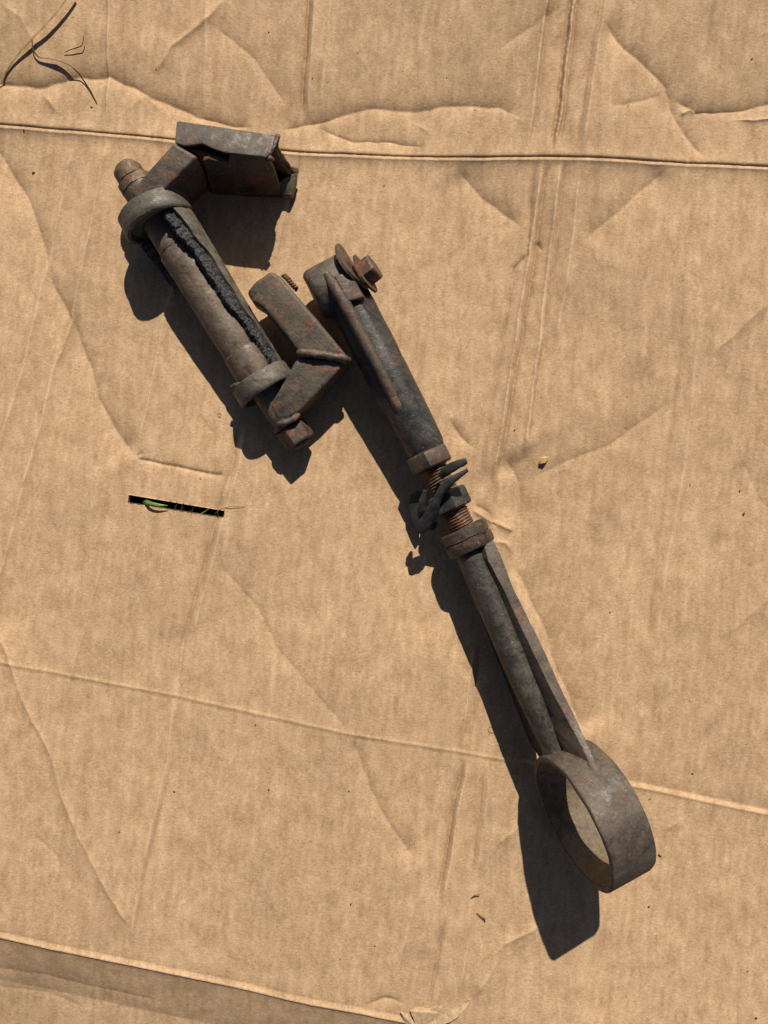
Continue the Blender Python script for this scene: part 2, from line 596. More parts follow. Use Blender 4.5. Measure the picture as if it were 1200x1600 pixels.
# --- bends and dents (walking direction left to right unless noted)
for pts, A, wl, wr, fade in [
    ([(-40, 190), (0, 243), (40, 310), (72, 400), (76, 432), (112, 500), (135, 565), (150, 620), (180, 670), (213, 718)], -4.4, 28, 60, 20),
    ([(212, 717), (225, 706)], -1.2, 3, 3, 6),
    ([(213, 718), (352, 743)], -1.7, 3, 4, 8),
    ([(352, 735), (361, 738), (357, 765), (345, 800)], -1.1, 3, 4, 10),
    ([(330, 868), (400, 950), (433, 1012), (546, 1146)], -1.3, 16, 20, 40),
    ([(549, 1148), (579, 1237), (608, 1287), (650, 1348)], -1.9, 18, 22, 25),
    ([(-10, 980), (5, 1005), (20, 1050), (50, 1125), (78, 1178), (95, 1245), (125, 1310), (165, 1385), (203, 1450)], 1.6, 12, 10, 25),
    ([(45, 1300), (90, 1340), (116, 1400)], -1.0, 14, 14, 30),
    ([(362, 5), (330, 40), (275, 80), (245, 125)], 2.2, 9, 14, 14),
    ([(335, 45), (400, 95), (450, 170)], -1.6, 18, 14, 20),
    ([(-40, 130), (0, 133), (60, 138), (125, 120), (175, 125), (230, 150), (310, 183), (400, 200)], -4.0, 22, 20, 25),
    ([(60, 140), (100, 183)], 1.8, 8, 8, 12),
    ([(198, 178), (230, 150), (262, 186)], 1.2, 9, 9, 16),
    ([(435, 207), (475, 192), (500, 190), (575, 172), (650, 176), (690, 170), (775, 172), (815, 198)], -2.8, 18, 16, 25),
    ([(490, 195), (550, 220), (610, 222), (670, 230)], -1.8, 9, 12, 20),
    ([(640, 190), (680, 215)], 1.3, 10, 8, 15),
    ([(775, 172), (820, 205)], 1.2, 10, 8, 15),
    ([(930, 55), (965, 95), (1030, 150), (1040, 180), (1060, 220), (1097, 266)], -3.0, 20, 24, 14),
    ([(940, 182), (1032, 160)], -1.4, 10, 14, 20),
    ([(1040, 165), (1080, 190), (1150, 185), (1200, 174), (1240, 165)], -2.6, 14, 14, 14),
    ([(1055, 192), (1070, 186), (1080, 190)], 1.5, 4, 4, 5),
    ([(1130, 200), (1165, 203), (1240, 195)], 1.6, 6, 5, 12),
    ([(875, 30), (850, 45), (765, 95)], -1.4, 12, 14, 25),
    ([(713, 258), (755, 310), (821, 361)], -3.2, 26, 30, 14),
    ([(838, 378), (846, 398)], -1.5, 4, 4, 6),
    ([(1034, 272), (970, 330), (905, 384)], -2.8, 32, 24, 20),
    ([(822, 752), (879, 723), (950, 696), (1048, 627)], -1.3, 12, 15, 40),
    ([(1098, 560), (1143, 522), (1200, 470)], 1.3, 14, 12, 25),
    ([(1150, 715), (1185, 780), (1240, 850)], -1.2, 20, 22, 25),
    ([(700, 652), (725, 690), (748, 707)], -2.6, 12, 14, 10),
    ([(785, 708), (812, 754), (815, 837), (811, 892), (826, 925), (846, 971), (870, 1040), (893, 1095), (915, 1155)], -4.6, 46, 30, 30),
    ([(738, 798), (770, 815), (803, 832)], 2.4, 6, 7, 8),
    ([(742, 790), (762, 800), (775, 825)], -1.6, 5, 5, 8),
    ([(760, 845), (790, 850), (806, 870)], 1.5, 7, 7, 10),
    ([(817, 1287), (762, 1331)], 1.6, 12, 14, 14),
    ([(852, 1437), (787, 1475), (762, 1529), (735, 1564)], 2.2, 16, 14, 16),
    ([(1078, 1272), (1034, 1301)], 1.2, 10, 12, 18),
    ([(1120, 1000), (1190, 940), (1240, 900)], 1.2, 18, 18, 25),
    ([(300, 640), (345, 690)], -0.8, 8, 8, 15),
    ([(560, 1575), (600, 1563), (640, 1572)], -1.8, 6, 7, 12),
    ([(1160, 80), (1240, 60)], 1.0, 14, 14, 15),
    ([(0, 10), (40, 35), (70, 90)], 1.0, 14, 12, 15),
    ([(600, 30), (560, 90), (590, 140)], 0.8, 14, 14, 25),
]:
    crease(pts, A * 2.4, wl, wr, fade if fade < 9 else max(fade, 30))
# --- the long folds
F1 = [(-120, 187), (0, 195), (265, 219), (460, 238), (850, 254), (1200, 273), (1320, 280)]
crease(F1, 6.5, 26, 10, 1, 0.4, 0.0)
crease(F1, -5.0, 2.2, 2.2, 1, 0.25, 0.1)
crease([(x, y + 5) for x, y in F1], 1.6, 2.5, 5, 1, 0.25)
F2 = [(-120, 1012), (0, 1034), (280, 1088), (550, 1147), (800, 1188)]
crease(F2, 1.5, 2.2, 3.5, 1, 0.3)
crease([(x, y + 6) for x, y in F2], -0.5, 3, 4, 1, 0.3)
F2b = [(800, 1188), (985, 1228), (1200, 1272), (1320, 1296)]
crease(F2b, 2.8, 3.0, 4.0, 1, 0.3)
crease([(x, y - 6) for x, y in F2b], -3.4, 34, 4, 1, 0.3)
F3 = [(-700, 1320), (0, 1465), (640, 1600), (1900, 1870)]
# below the bottom fold the flap drops away
d3 = (Y - (1465 + (X - 0) * (135.0 / 640.0)))
Hh += np.where(d3 > 0, -0.36 * np.minimum(d3, 90) - 0.12 * np.clip(d3 - 90, 0, 300), 0.0)
crease(F3, 3.0, 2.6, 3.0, 1, 0.3)
crease([(x, y - 7) for x, y in F3], -1.6, 8, 3, 1, 0.3)
for pts in ([(-40, 1528), (60, 1536), (130, 1556), (240, 1580)], [(-40, 1560), (60, 1575), (120, 1600)]):
    crease(pts, -1.4, 10, 12, 15)
# --- panels: each leans its own way
fr = np.clip((X - (700 + (Y - 400) * 0.12)) / 260.0, 0, 1)
Hh += 22.0 * fr * np.clip((1230 + (X - 985) * 0.205 - Y) / 900.0, -0.2, 1.0)      # right panel lifts towards the top: leans away from the sun
Hh += 19.0 * np.clip((196 + X * 0.065 - Y) / 240.0, 0, 1.3)                # the top flap curls up
Hh += 2.2 * vnoise(X, Y, 210, 7) + 1.5 * vnoise(X, Y, 95, 8) + 0.7 * vnoise(X, Y, 40, 9)
# faint washboard of the flutes
flu = (X + 0.175 * Y) / 13.5
Hh += 0.10 * np.sin(2 * math.pi * flu) * (0.5 + 0.5 * vnoise(X, Y, 70, 11))
Hh += 0.10 * vnoise(X, Y, 7, 12)

slot = [np.array(p, float) for p in ((201, 773), (352, 798.5), (350, 808.5), (200, 785))]
sx, sy = X.copy(), Y.copy()


def in_poly(x, y):
    ins = np.ones(x.shape, bool)
    for a, b in zip(slot, slot[1:] + slot[:1]):
        ins &= ((b[0] - a[0]) * (y - a[1]) - (b[1] - a[1]) * (x - a[0])) > 0
    return ins


# snap grid points next to the slot outline onto it so that the cut is clean
for a, b in zip(slot, slot[1:] + slot[:1]):
    d = b - a
    L = np.hypot(*d)
    t = ((sx - a[0]) * d[0] + (sy - a[1]) * d[1]) / (L * L)
    off = (d[0] * (sy - a[1]) - d[1] * (sx - a[0])) / L
    k = (np.abs(off) < 1.05) & (t > -0.004) & (t < 1.004)
    sx = np.where(k, sx + off * d[1] / L, sx)
    sy = np.where(k, sy - off * d[0] / L, sy)
ny, nx = X.shape
cxq = (sx[:-1, :-1] + sx[1:, :-1] + sx[:-1, 1:] + sx[1:, 1:]) / 4
cyq = (sy[:-1, :-1] + sy[1:, :-1] + sy[:-1, 1:] + sy[1:, 1:]) / 4
hole = in_poly(cxq, cyq)
idx = np.arange(nx * ny).reshape(ny, nx)
quads = np.stack([idx[:-1, :-1], idx[1:, :-1], idx[1:, 1:], idx[:-1, 1:]], -1)[~hole]
co = np.stack([(sx - 600) * S, -(sy - 800) * S, Hh * S], -1).reshape(-1, 3)
me = bpy.data.meshes.new('cardboard_sheet')
# walls of the cut, 8 px deep
hy, hx = np.where(hole)
hs = set(zip(hy.tolist(), hx.tolist()))
wall, extra, emap = [], [], {}


def low(i):
    if i not in emap:
        emap[i] = len(co) + len(extra)
        p = co[i].copy()
        p[2] -= 8 * S
        extra.append(p)
    return emap[i]


for (r, c) in hs:
    for (dr, dc, p, q) in ((-1, 0, (r, c), (r, c + 1)), (1, 0, (r + 1, c + 1), (r + 1, c)), (0, -1, (r + 1, c), (r, c)), (0, 1, (r, c + 1), (r + 1, c + 1))):
        if (r + dr, c + dc) not in hs:
            i, j = int(idx[p]), int(idx[q])
            wall.append((i, j, low(j), low(i)))
allv = np.vstack([co, np.array(extra)])
allq = np.vstack([quads, np.array(wall)])
me.vertices.add(len(allv))
me.vertices.foreach_set('co', allv.astype(np.float32).ravel())
nq = len(allq)
me.loops.add(nq * 4)
me.loops.foreach_set('vertex_index', allq.astype(np.int32).ravel())
me.polygons.add(nq)
me.polygons.foreach_set('loop_start', np.arange(0, nq * 4, 4, dtype=np.int32))
me.polygons.foreach_set('use_smooth', np.ones(nq, bool))
me.update(calc_edges=True)
wa = me.attributes.new('wear_shade', 'FLOAT', 'POINT')
wa.data.foreach_set('value', np.concatenate([WEAR_SHADE.ravel(), np.zeros(len(extra))]).astype(np.float32))
me.materials.append(M['card'])
card = bpy.data.objects.new('cardboard_sheet', me)
C.objects.link(card)
card['kind'] = 'structure'
card['label'] = 'creased brown corrugated cardboard spread flat under the metal parts'


def hz(x, y):
    """height of the cardboard at a ground position (photo pixels)"""
    i = int(np.clip(np.searchsorted(gx, x), 1, len(gx) - 1))
    j = int(np.clip(np.searchsorted(gy, y), 1, len(gy) - 1))
    return float(Hh[j, i])


def on(u, v, dh=0.0):
    h = hz(u, v)
    for _ in range(3):
        p = V(u, v, h)
        h = hz(p[0], p[1])
    return V(u, v, h + dh)


gm = bpy.data.meshes.new('ground')
gm.from_pydata([(-6, -6, -60 * S), (6, -6, -60 * S), (6, 6, -60 * S), (-6, 6, -60 * S)], [], [(0, 1, 2, 3)])
gm.materials.append(M['soil'])
go = bpy.data.objects.new('ground', gm)
C.objects.link(go)
go['kind'] = 'structure'

# ================================================================== the rod with the ring
rod = thing('linkage_rod', 'long rusty threaded steel rod with a round eye at its lower end', 'rod', (700, 790, 0))
# ---- ring
rc = np.array([895.0, 1229.0, 102.0])
raz, rel_, RR, RW = math.radians(160.8), math.radians(14.4), 96.6, 68.5
ax = np.array([math.cos(rel_) * math.cos(raz), math.cos(rel_) * math.sin(raz), math.sin(rel_)])   # towards the opening we look into
e1 = np.array([-math.sin(raz), math.cos(raz), 0.0])        # towards the shaft
e2 = np.cross(ax, e1)
if e2[2] < 0:
    e2 = -e2


def rp(ang, axial, r=RR):
    """point on the ring: ang degrees from the shaft side up over the top, axial along its axis"""
    a = math.radians(ang)
    return rc + ax * axial + (e1 * math.cos(a) + e2 * math.sin(a)) * r


rings = []
for i in range(144):
    a = 360.0 * i / 144
    ring = []
    for x, y in rrect(RW, 9.0, 2.8, 4):
        ring.append(rp(a, x, RR - 4.5 + y))
    # split the wide faces so that dents have something to bend
    rings.append(ring)
v, f = loft(rings, closed=True)
v = jitter(v, 1.5, 46, 3.0)
eye = build('eye_ring', v, f, 'ring', rod, 32)

rings = []
for i in range(97):
    a = 360.0 * i / 96
    rings.append([rp(a, x, RR - 9.3 + y) for x, y in rrect(RW - 5, 1.6, 0.5, 3)])
v, f = loft(rings[:-1], closed=True)
build('bore_lining', jitter(v, 1.5, 46, 3.0), f, 'bore', eye, 32)

# ---- shaft bar
bar_px = [(724, 838, 49, 22, 25), (733, 866, 50, 23, 26), (752, 918, 53, 22, 25), (777, 988, 57, 22, 24), (804, 1046, 61, 21, 23), (831, 1106, 65, 20, 22), (850, 1148, 68, 17.5, 20), (858, 1166, 70, 16, 18), (863, 1177, 71, 15, 17), (866, 1183, 72, 10, 12)]
bar_a, bar_b = V(724, 840, 49), rp(-16, 11, RR - 4)
bar_r = [(22, 25), (23, 26), (23, 25), (22, 24), (21.5, 23), (20, 22), (18, 20), (16.5, 18.5), (19, 20)]
path = [bar_a + (bar_b - bar_a) * q for q in (0, 0.08, 0.22, 0.42, 0.6, 0.76, 0.90, 0.965, 1.0)]
def pxy(p):
    k = HC / (HC - p[2])
    return 600 + (p[0] - 600) * k, 800 + (p[1] - 800) * k
bar_px = [(*pxy(p), p[2], r[0], r[1]) for p, r in zip(path, bar_r)]
pp = resample(path, 40)
fr_ = np.linspace(0, 1, 40)
dd = [0, 0.08, 0.22, 0.42, 0.6, 0.76, 0.90, 0.965, 1.0]
rw = np.interp(fr_, dd, [b[3] for b in bar_px])
rh = np.interp(fr_, dd, [b[4] for b in bar_px])
secs = [[(rw[i] * math.cos(t), rh[i] * math.sin(t)) for t in np.linspace(0, 2 * math.pi, 28, endpoint=False)] for i in range(40)]
v, f = loft(sweep(pp, secs))
v = jitter(v, 0.7, 24, 5.0)
shaft = build('shaft', v, f, 'shaft', rod)
# ---- fin standing on the shaft
fin_px = [(750, 848, 757, 771, 78), (752, 860, 760, 777, 80), (760, 873, 763, 783, 81), (783, 920, 788, 801, 84), (806, 977, 814, 829, 92), (830, 1030, 840, 855, 100), (850, 1070, 859, 872, 107), (868, 1110, 880, 892, 116), (885, 1150, 902, 911, 128), (902, 1180, 917, 924, 140), (915, 1210, 930, 937, 152)]
bar_v = [b[1] for b in bar_px]
rings = []
for i, (ub, vb, ul, ur, ht) in enumerate(fin_px):
    tl, tr = V(ul, vb + 3, ht), V(ur, vb - 3, ht - 2)
    q = max(0.0, np.interp(vb - 8 * i, bar_v, range(len(bar_v))))
    k = min(int(q), len(path) - 2)
    foot = path[k] * (1 - (q - k)) + path[k + 1] * (q - k)          # the web grows out of the bar
    sd2 = nrm(tr - tl)
    ml = (tl * 0.55 + foot * 0.45) + np.array([-1.0, 0, -2.0])
    mr = (tr * 0.55 + foot * 0.45) + sd2 * 6 - np.array([0, 0, 4.0])
    rings.append([tl, tl * 0.5 + tr * 0.5 + np.array([0, 0, 1.2]), tr, mr, foot + sd2 * 9 - np.array([0, 0, 6]), foot - np.array([0, 0, 10]), ml])
# densify
dense = []
for a, b in zip(rings, rings[1:]):
    for k in range(4):
        q = k / 4.0
        dense.append([p * (1 - q) + r * q for p, r in zip(a, b)])
dense.append(rings[-1])
v, f = loft(dense)
v = jitter(v, 0.5, 16, 8.0)
fin = build('fin', v, f, 'fin', rod, 30)
# matching fin added under the shaft, deepened to block sun passing beneath it
low_px = bar_px[1:]
rings = []
for i, (u, w_, h, rw_, rh_) in enumerate(low_px):
    c = V(u, w_, h)
    q = i / (len(low_px) - 1)
    dep = h - 3
    s3 = np.array([0.93, -0.37, 0.0])
    dn = -e2 / e2[2]
    rings.append([c - s3 * 6, c + s3 * 6, c + s3 * 6 + dn * dep, c - s3 * 5 + dn * dep])
    if i == len(low_px) - 1:
        fw = -e1 * 26 + dn * (dep - 26)
        rings.append([c - s3 * 6 - e1 * 2, c + s3 * 6 - e1 * 2, c + s3 * 6 + fw, c - s3 * 5 + fw])
v, f = loft(rings)
build('fin', v, f, 'shaft', rod, 30, bevel=1.5)
# weld fillet where the fin meets the ring
wp = smooth_path([V(922, 1190, 142), V(931, 1207, 150), V(940, 1222, 154)], 10)
v, f = loft(sweep(wp, [circ(r, 12) for r in (4, 6, 7, 8, 8, 8, 7, 6, 4.5, 2)]))
build('weld_bead', jitter(v, 1.2, 8, 2.0), f, 'fin', rod)

# ---- threaded rod, nuts, collar
ta, tb = V(663, 700, 47), V(738, 858, 50)
t_, s_, n_ = frame(tb - ta)
L = np.linalg.norm(tb - ta)
rings = []
npt = int(L / 1.05)
for i in range(npt):
    d = i * 1.05
    ph = d / 4.3 * 2 * math.pi
    rings.append([ta + t_ * d + (s_ * math.cos(q) + n_ * math.sin(q)) * (19.8 + 1.3 * math.sin(ph + q)) for q in np.linspace(0, 2 * math.pi, 32, endpoint=False)])
v, f = loft(rings)
build('threaded_rod', jitter(v, 0.35, 10, 1.0), f, 'thread', rod, 60)
axB = lambda u, v_, h: V(u, v_, h)
hexnut('jam_nut', V(665, 706, 47), V(677, 731, 47.5), 35, 'nut', rod, ph=0.36)
hexnut('lock_nut', V(695, 769, 48), V(708, 797, 49), 33, 'blue', rod, ph=0.62)
ca, cb = V(722, 825, 50), V(738, 858, 51)
cyl('collar', ca, cb, [(0, 20), (0, 34), (0.06, 36), (0.44, 36.5), (0.47, 34.6), (0.50, 34.6), (0.53, 37), (0.92, 37), (1.0, 35), (1.0, 20)], 'collar', rod, 48, 4.0, 0.9, 14)
b0 = V(745, 818, 80)
prism('collar_boss', [V(738, 822, 84), V(752, 815, 82), V(762, 832, 80), V(748, 840, 84)], 26, 'collar', rod, 4)

# ---- socket tube and head
tube_px = [(668, 706, 47, 27), (664, 697, 47, 29.5), (655, 680, 47, 30.5), (640, 650, 48, 31), (600, 575, 49, 33), (570, 515, 47, 33), (545, 468, 46, 33), (525, 430, 46, 30)]
tube_px.insert(0, (667.6, 705.2, 47, 18))
path = [V(u, w, h) for u, w, h, _ in tube_px]
secs = []
for i, (_, _, _, r) in enumerate(tube_px):
    k = max(0.0, (i - 4) / 4.0)
    # round at the threaded end, flattening to a rounded block near the head
    a = circ(r, 40)
    b = []
    for x, y in a:
        m = max(abs(x), abs(y)) / r
        g = 1 + k * 0.12 * (1.0 / max(0.72, m) - 1) * 2
        px_, py_ = x * g, y * g
        over = px_ * 0.74 + py_ * 0.67 - r * (1 - 0.20 * k)
        if over > 0:
            px_, py_ = px_ - 0.74 * over, py_ - 0.67 * over
        b.append((px_, py_))
    secs.append(b)
dense, ds = [], []
for i in range(len(path) - 1):
    n_s = 2 if i < 3 else 8
    for k in range(n_s):
        q = k / n_s
        dense.append(path[i] * (1 - q) + path[i + 1] * q)
        ds.append([(a[0] * (1 - q) + b[0] * q, a[1] * (1 - q) + b[1] * q) for a, b in zip(secs[i], secs[i + 1])])
dense.append(path[-1]); ds.append(secs[-1])
v, f = loft(sweep(dense, ds))
tube = build('socket_tube', jitter(v, 0.7, 26, 9.0), f, 'blue', rod)
# rib along the top of the tube
rib_px = [(510, 428, 84, 14, 18), (520, 443, 88, 18, 22), (540, 476, 88, 18, 24), (570, 533, 86, 17, 22), (600, 590, 83, 17, 20), (616, 620, 80, 18, 18), (625, 637, 79, 18, 16), (628, 643, 77, 15, 13), (630, 646, 75, 9, 8)]
path = [V(u, w, h) - np.array([0, 0, 8]) for u, w, h, _, _ in rib_px]
secs = [rrect(a, b, min(a, b) * 0.42, 5) for _, _, _, a, b in rib_px]
rr_ = sweep(path, secs)
dense = []
for a, b in zip(rr_, rr_[1:]):
    for k in range(5):
        q = k / 5.0
        dense.append([p * (1 - q) + r * q for p, r in zip(a, b)])
dense.append(rr_[-1])
v, f = loft(dense)
build('rib', jitter(v, 0.8, 12, 3.3), f, 'brown', rod, 50)
# head barrel across the tube
hd = nrm(np.array([0.885, -0.465, 0.0]))
hc_ = V(524, 446, 46)
cyl('head_barrel', hc_ - hd * 37, hc_ + hd * 27, [(0, 20), (0.0, 33), (0.05, 37), (0.14, 39), (0.9, 39), (0.97, 37.5), (1, 35), (1, 12)], 'grey', rod, 48, 2.0, 0.9, 22)
# machined pad right of the rib
prism('head_pad', [V(522, 431, 90), V(547, 423, 86), V(570, 464, 85), V(544, 471, 90)], 50, 'brown', rod, 3)
# cross bolt with its two plates
bd = nrm(np.array([0.80, -0.52, 0.30]))
bc = V(548, 419, 60)


def disc(name, c, d, R, th, mat, parent, bend=0.0, seed=0.0, elong=1.0, n=40, skew=(0, 0, 0)):
    d = nrm(np.array(d, float))
    t, s, nn = frame(d)
    vs, fs = [], []
    rads = [0.0, 0.35, 0.7, 0.93, 1.0]
    rings = []
    for side, seq in ((0, rads), (1, rads[::-1])):
        for rr in seq:
            ring = []
            for i in range(n):
                a = 2 * math.pi * i / n
                x, y = R * elong * rr * math.cos(a), R * rr * math.sin(a)
                z = bend * ((x / R) ** 2) + bend * 0.5 * math.sin(2.3 * a + seed) * rr
                ed = 0.75 if rr == 1.0 else 1.0
                ring.append(c + s * x + nn * y + t * (z + (side - 0.5) * th * ed))
            rings.append(ring)
    v, f = loft(rings, cap=False)
    return build(name, jitter(v, 0.5, 9, seed), f, mat, parent, 50)


disc('bolt_plate', bc, bd, 37, 6, 'brown', rod, bend=2.5, seed=1.0, elong=1.05)
bw = V(569, 429, 56)
disc('bolt_washer', bw, bd + np.array([0.05, 0.06, 0]), 31, 5, 'nut', rod, bend=2.0, seed=2.2)
hexnut('bolt_head', bw - bd * 2, bw + bd * 21, 22.5, 'nut', rod, ph=0.25)
# torn rubber sealing ring round the thread
def strip(name, px, widths, ths, mat, parent, up=(0, 0, 1), n=26, rnd=0.45, amp=0.8, seed=0.0):
    path = smooth_path([V(*p) for p in px], n, 3)
    w = np.interp(np.linspace(0, 1, n), np.linspace(0, 1, len(widths)), widths)
    th = np.interp(np.linspace(0, 1, n), np.linspace(0, 1, len(ths)), ths)
    secs = [rrect(w[i], th[i], min(w[i], th[i]) * rnd, 4) for i in range(n)]
    v, f = loft(sweep(path, secs, up))
    return build(name, jitter(v, amp, 9, seed), f, mat, parent, 50)


rub = strip('rubber_seal', [(731, 734, 100), (722, 740, 99), (708, 748, 97), (694, 759, 92), (684, 776, 86), (677, 795, 72), (667, 812, 62), (656, 833, 54)], [5, 10, 13, 11, 15, 21, 22, 8], [4, 7, 8, 11, 15, 14, 12, 6], 'rubber', rod, seed=1.0, amp=1.1)
strip('rubber_tongue', [(729, 720, 104), (726, 721, 104), (712, 727, 101), (699, 734, 94), (690, 743, 84)], [8, 12, 14, 14, 11], [7, 10, 11, 11, 10], 'rubber', rub, seed=2.0, rnd=0.35)
strip('rubber_flap', [(664, 766, 82), (661, 780, 78), (658, 798, 70), (658, 814, 58)], [6, 11, 12, 7], [5, 8, 8, 5], 'rubber', rub, seed=3.0)
prism('rubber_flap', [V(642, 774, 28), V(652, 766, 34), V(662, 769, 40), V(664, 790, 40), V(662, 815, 34), V(655, 833, 24), V(647, 822, 20), V(639, 802, 22), V(638, 786, 24)], [10, 12, 14, 16, 16, 14, 12, 10, 10], 'rubber', rub, 3, 2)
prism('rubber_flap', [V(652, 822, 26), V(666, 816, 30), V(684, 815, 24), V(683, 823, 20), V(678, 829, 18), V(664, 827, 22)], 10, 'rubber', rub, 2, 2)

# ================================================================== the hinge bracket with the worn bush
br = thing('hinge_bracket', 'rusty steel pivot with two bent channel arms and a worn rubber bush', 'bracket', (340, 450, 0))
pa, pb = V(196, 262, 62), V(462, 680, 29)
pin_t = nrm(pb - pa)
PL = np.linalg.norm(pb - pa)


def pat(u, v_):
    """point on the pin axis nearest to pixel (u, v)"""
    best, bp = 1e9, None
    for q in np.linspace(0, 1, 600):
        p = pa + (pb - pa) * q
        k = HC / (HC - p[2])
        d = (600 + (p[0] - 600) * k - u) ** 2 + (800 + (p[1] - 800) * k - v_) ** 2
        if d < best:
            best, bp = d, p
    return bp


def pf(u, v_):
    return np.linalg.norm(pat(u, v_) - pa) / PL


prof = [(0.045, 22), (0.05, 25), (pf(240, 330), 25), (pf(252, 362), 26), (pf(268, 392), 27.5), (pf(270, 395), 26.0), (pf(271, 397), 30), (pf(300, 440), 29.5), (pf(350, 510), 30), (pf(378, 550), 30), (pf(379, 552), 31.5), (pf(400, 585), 32), (pf(412, 603), 31), (pf(413, 605), 25), (pf(430, 630), 24), (0.955, 23), (0.97, 18)]
dprof = []
for (f0, r0), (f1, r1) in zip(prof, prof[1:]):
    n_s = max(1, int((f1 - f0) * PL / 6))
    for k in range(n_s):
        q = k / n_s
        dprof.append((f0 + (f1 - f0) * q, r0 + (r1 - r0) * q))
dprof.append(prof[-1])
cyl('pivot_pin', pa, pb, dprof, 'pin', br, 44, 6.0, 0.7, 16, 30)
# domed end of the pin at the top left
cyl('pin_cap', pa - pin_t * 6, pa + pin_t * 34, [(0, 6), (0.03, 14), (0.14, 19), (0.30, 21), (0.62, 21.5), (0.66, 20), (0.70, 25), (1, 26)], 'cap', br, 18, 1.0, 1.3, 12, 30)
# end nut
na = pat(453, 666)
hexnut('end_nut', na, na + pin_t * 30, 26, 'nut', br, ph=0.2, bevel=2.4)
cyl('pin_tip', na + pin_t * 28, na + pin_t * 36, [(0, 15), (0.6, 15), (1, 12)], 'nut', br, 24)
disc('nut_washer', na - pin_t * 3, pin_t, 27, 5, 'nut', br, seed=3.0)

# cup washers
def cup(name, c, d, R, th, mat, parent, seed, dish=7, hole=26, n=56):
    t, s, nn = frame(nrm(np.array(d, float)))
    prof_ = [(-th / 2 + dish, hole), (-th / 2 + dish * 0.6, R * 0.75), (-th / 2, R * 0.94), (-th / 2 + 1.5, R), (th / 2 - 2.5, R * 1.01), (th / 2, R * 0.97), (th / 2, R * 0.88), (th / 2 - 6, R * 0.80), (th / 2 - 7, hole)]
    rings = [[c + t * z + (s * math.cos(2 * math.pi * i / n) + nn * math.sin(2 * math.pi * i / n)) * r for i in range(n)] for z, r in prof_]
    dense = []
    for a, b in zip(rings, rings[1:]):
        for k in range(3):
            q = k / 3.0
            dense.append([p * (1 - q) + r * q for p, r in zip(a, b)])
    dense.append(rings[-1])
    v, f = loft(dense, cap=False)
    return build(name, jitter(v, 1.1, 26, seed), f, mat, parent, 45)


uc = pat(241, 342)
cup('bush_cup', uc, pin_t + np.array([-0.10, 0.06, 0.05]), 54, 30, 'washer', br, 2.0)
lc = pat(404, 606)
cup('bush_cup', lc, pin_t + np.array([0.04, 0.05, 0.02]), 46, 28, 'washer', br, 5.0, hole=28)
# a peeled lip on the lower cup
strip('cup_lip', [(361, 606, 42), (366, 602, 44), (378, 601, 52), (392, 594, 62)], [3, 7, 8, 3], [6, 10, 9, 4], 'washer', br, seed=6.0, amp=1.0)


# broken sleeve: steel shell with crumbling rubber inside
def arc_shell(name, p0, p1, r_in, r_out, a0f, a1f, mat, parent, n_l=60, n_a=12, amp=0.0, seed=0.0, nsc=10):
    t, s, nn = frame(p1 - p0)
    if s[0] < 0:
        s = -s
    rings = []
    for i in range(n_l):
        q = i / (n_l - 1)
        p = p0 + (p1 - p0) * q
        a0, a1 = a0f(q), a1f(q)
        ring = []
        for k in range(n_a + 1):
            a = math.radians(a0 + (a1 - a0) * k / n_a)
            ring.append(p + (s * math.cos(a) + nn * math.sin(a)) * (r_out(q) if callable(r_out) else r_out))
        for k in range(n_a, -1, -1):
            a = math.radians(a0 + (a1 - a0) * k / n_a)
            ring.append(p + (s * math.cos(a) + nn * math.sin(a)) * (r_in(q) if callable(r_in) else r_in))
        rings.append(ring)
    v, f = loft(rings)
    if amp:
        v = jitter(v, amp, nsc, seed)
    return build(name, v, f, mat, parent, 60)


s0, s1 = pat(252, 358), pat(400, 596)
wob = lambda q, k: 3.0 * math.sin(11 * q + k) + 2.0 * math.sin(29 * q + 2 * k)
shell = arc_shell('sleeve', s0, s1, lambda q: 44 - 5 * q, lambda q: 50 - 7 * q, lambda q: -30, lambda q: 50 - 31 * q + wob(q, 1), 'washer', br, 70, 10, 0.6, 3.0)
arc_shell('rubber_lining', s0, s1, lambda q: 30.0, lambda q: 44.2 - 5 * q, lambda q: -34, lambda q: 73 - 32 * q + 1.0 * wob(q, 2), 'crumb', shell, 260, 24, 2.6, 1.0, 5.5)
shell2 = arc_shell('sleeve', s0, pat(283, 430), lambda q: 42, lambda q: 47 - 5 * q, lambda q: 196 + 6 * q, lambda q: 268, 'brown', br, 40, 10, 0.8, 5.0)
arc_shell('rubber_lining', s0, pat(288, 440), lambda q: 29.0, lambda q: 42.0 - 3 * q, lambda q: 184 + 12 * q + wob(q, 3), lambda q: 268, 'crumb', shell2, 50, 10, 2.4, 7.0, 6)

# ---- upper arm: knuckle leg plus broken channel
prism('arm_leg', [V(203, 299, 98), V(235, 262, 104), V(271, 222, 106), V(309, 244, 106), V(258, 297, 102), V(214, 318, 96)], [78, 92, 96, 96, 90, 76], 'brown', br, 6, 4)
top = plate('channel_top', [V(276, 188, 97), V(345, 198, 97), V(400, 206, 97), V(434, 211, 97), V(433, 221, 99), V(424, 234, 103), V(415, 245, 107), V(380, 241, 107), V(350, 238, 107), V(330, 231, 107), V(316, 224, 106), V(288, 228, 106), V(272, 222, 106)], 7, (0.1, 0.0, -1), 'channel', br, 3.0)
inw = (0.0, -1, 0)
plate('channel_front', [V(318, 251, 94), V(326, 248, 97), V(342, 252, 97), V(356, 256, 93), V(360, 241, 104), V(390, 244, 104), V(415, 246.5, 104), V(421, 254, 92), V(428, 265, 76), V(434, 283, 44), V(440, 306, 6), V(400, 305, 6), V(360, 304, 6), V(330, 303, 6)], 7, inw, 'brown', br, 1.5)
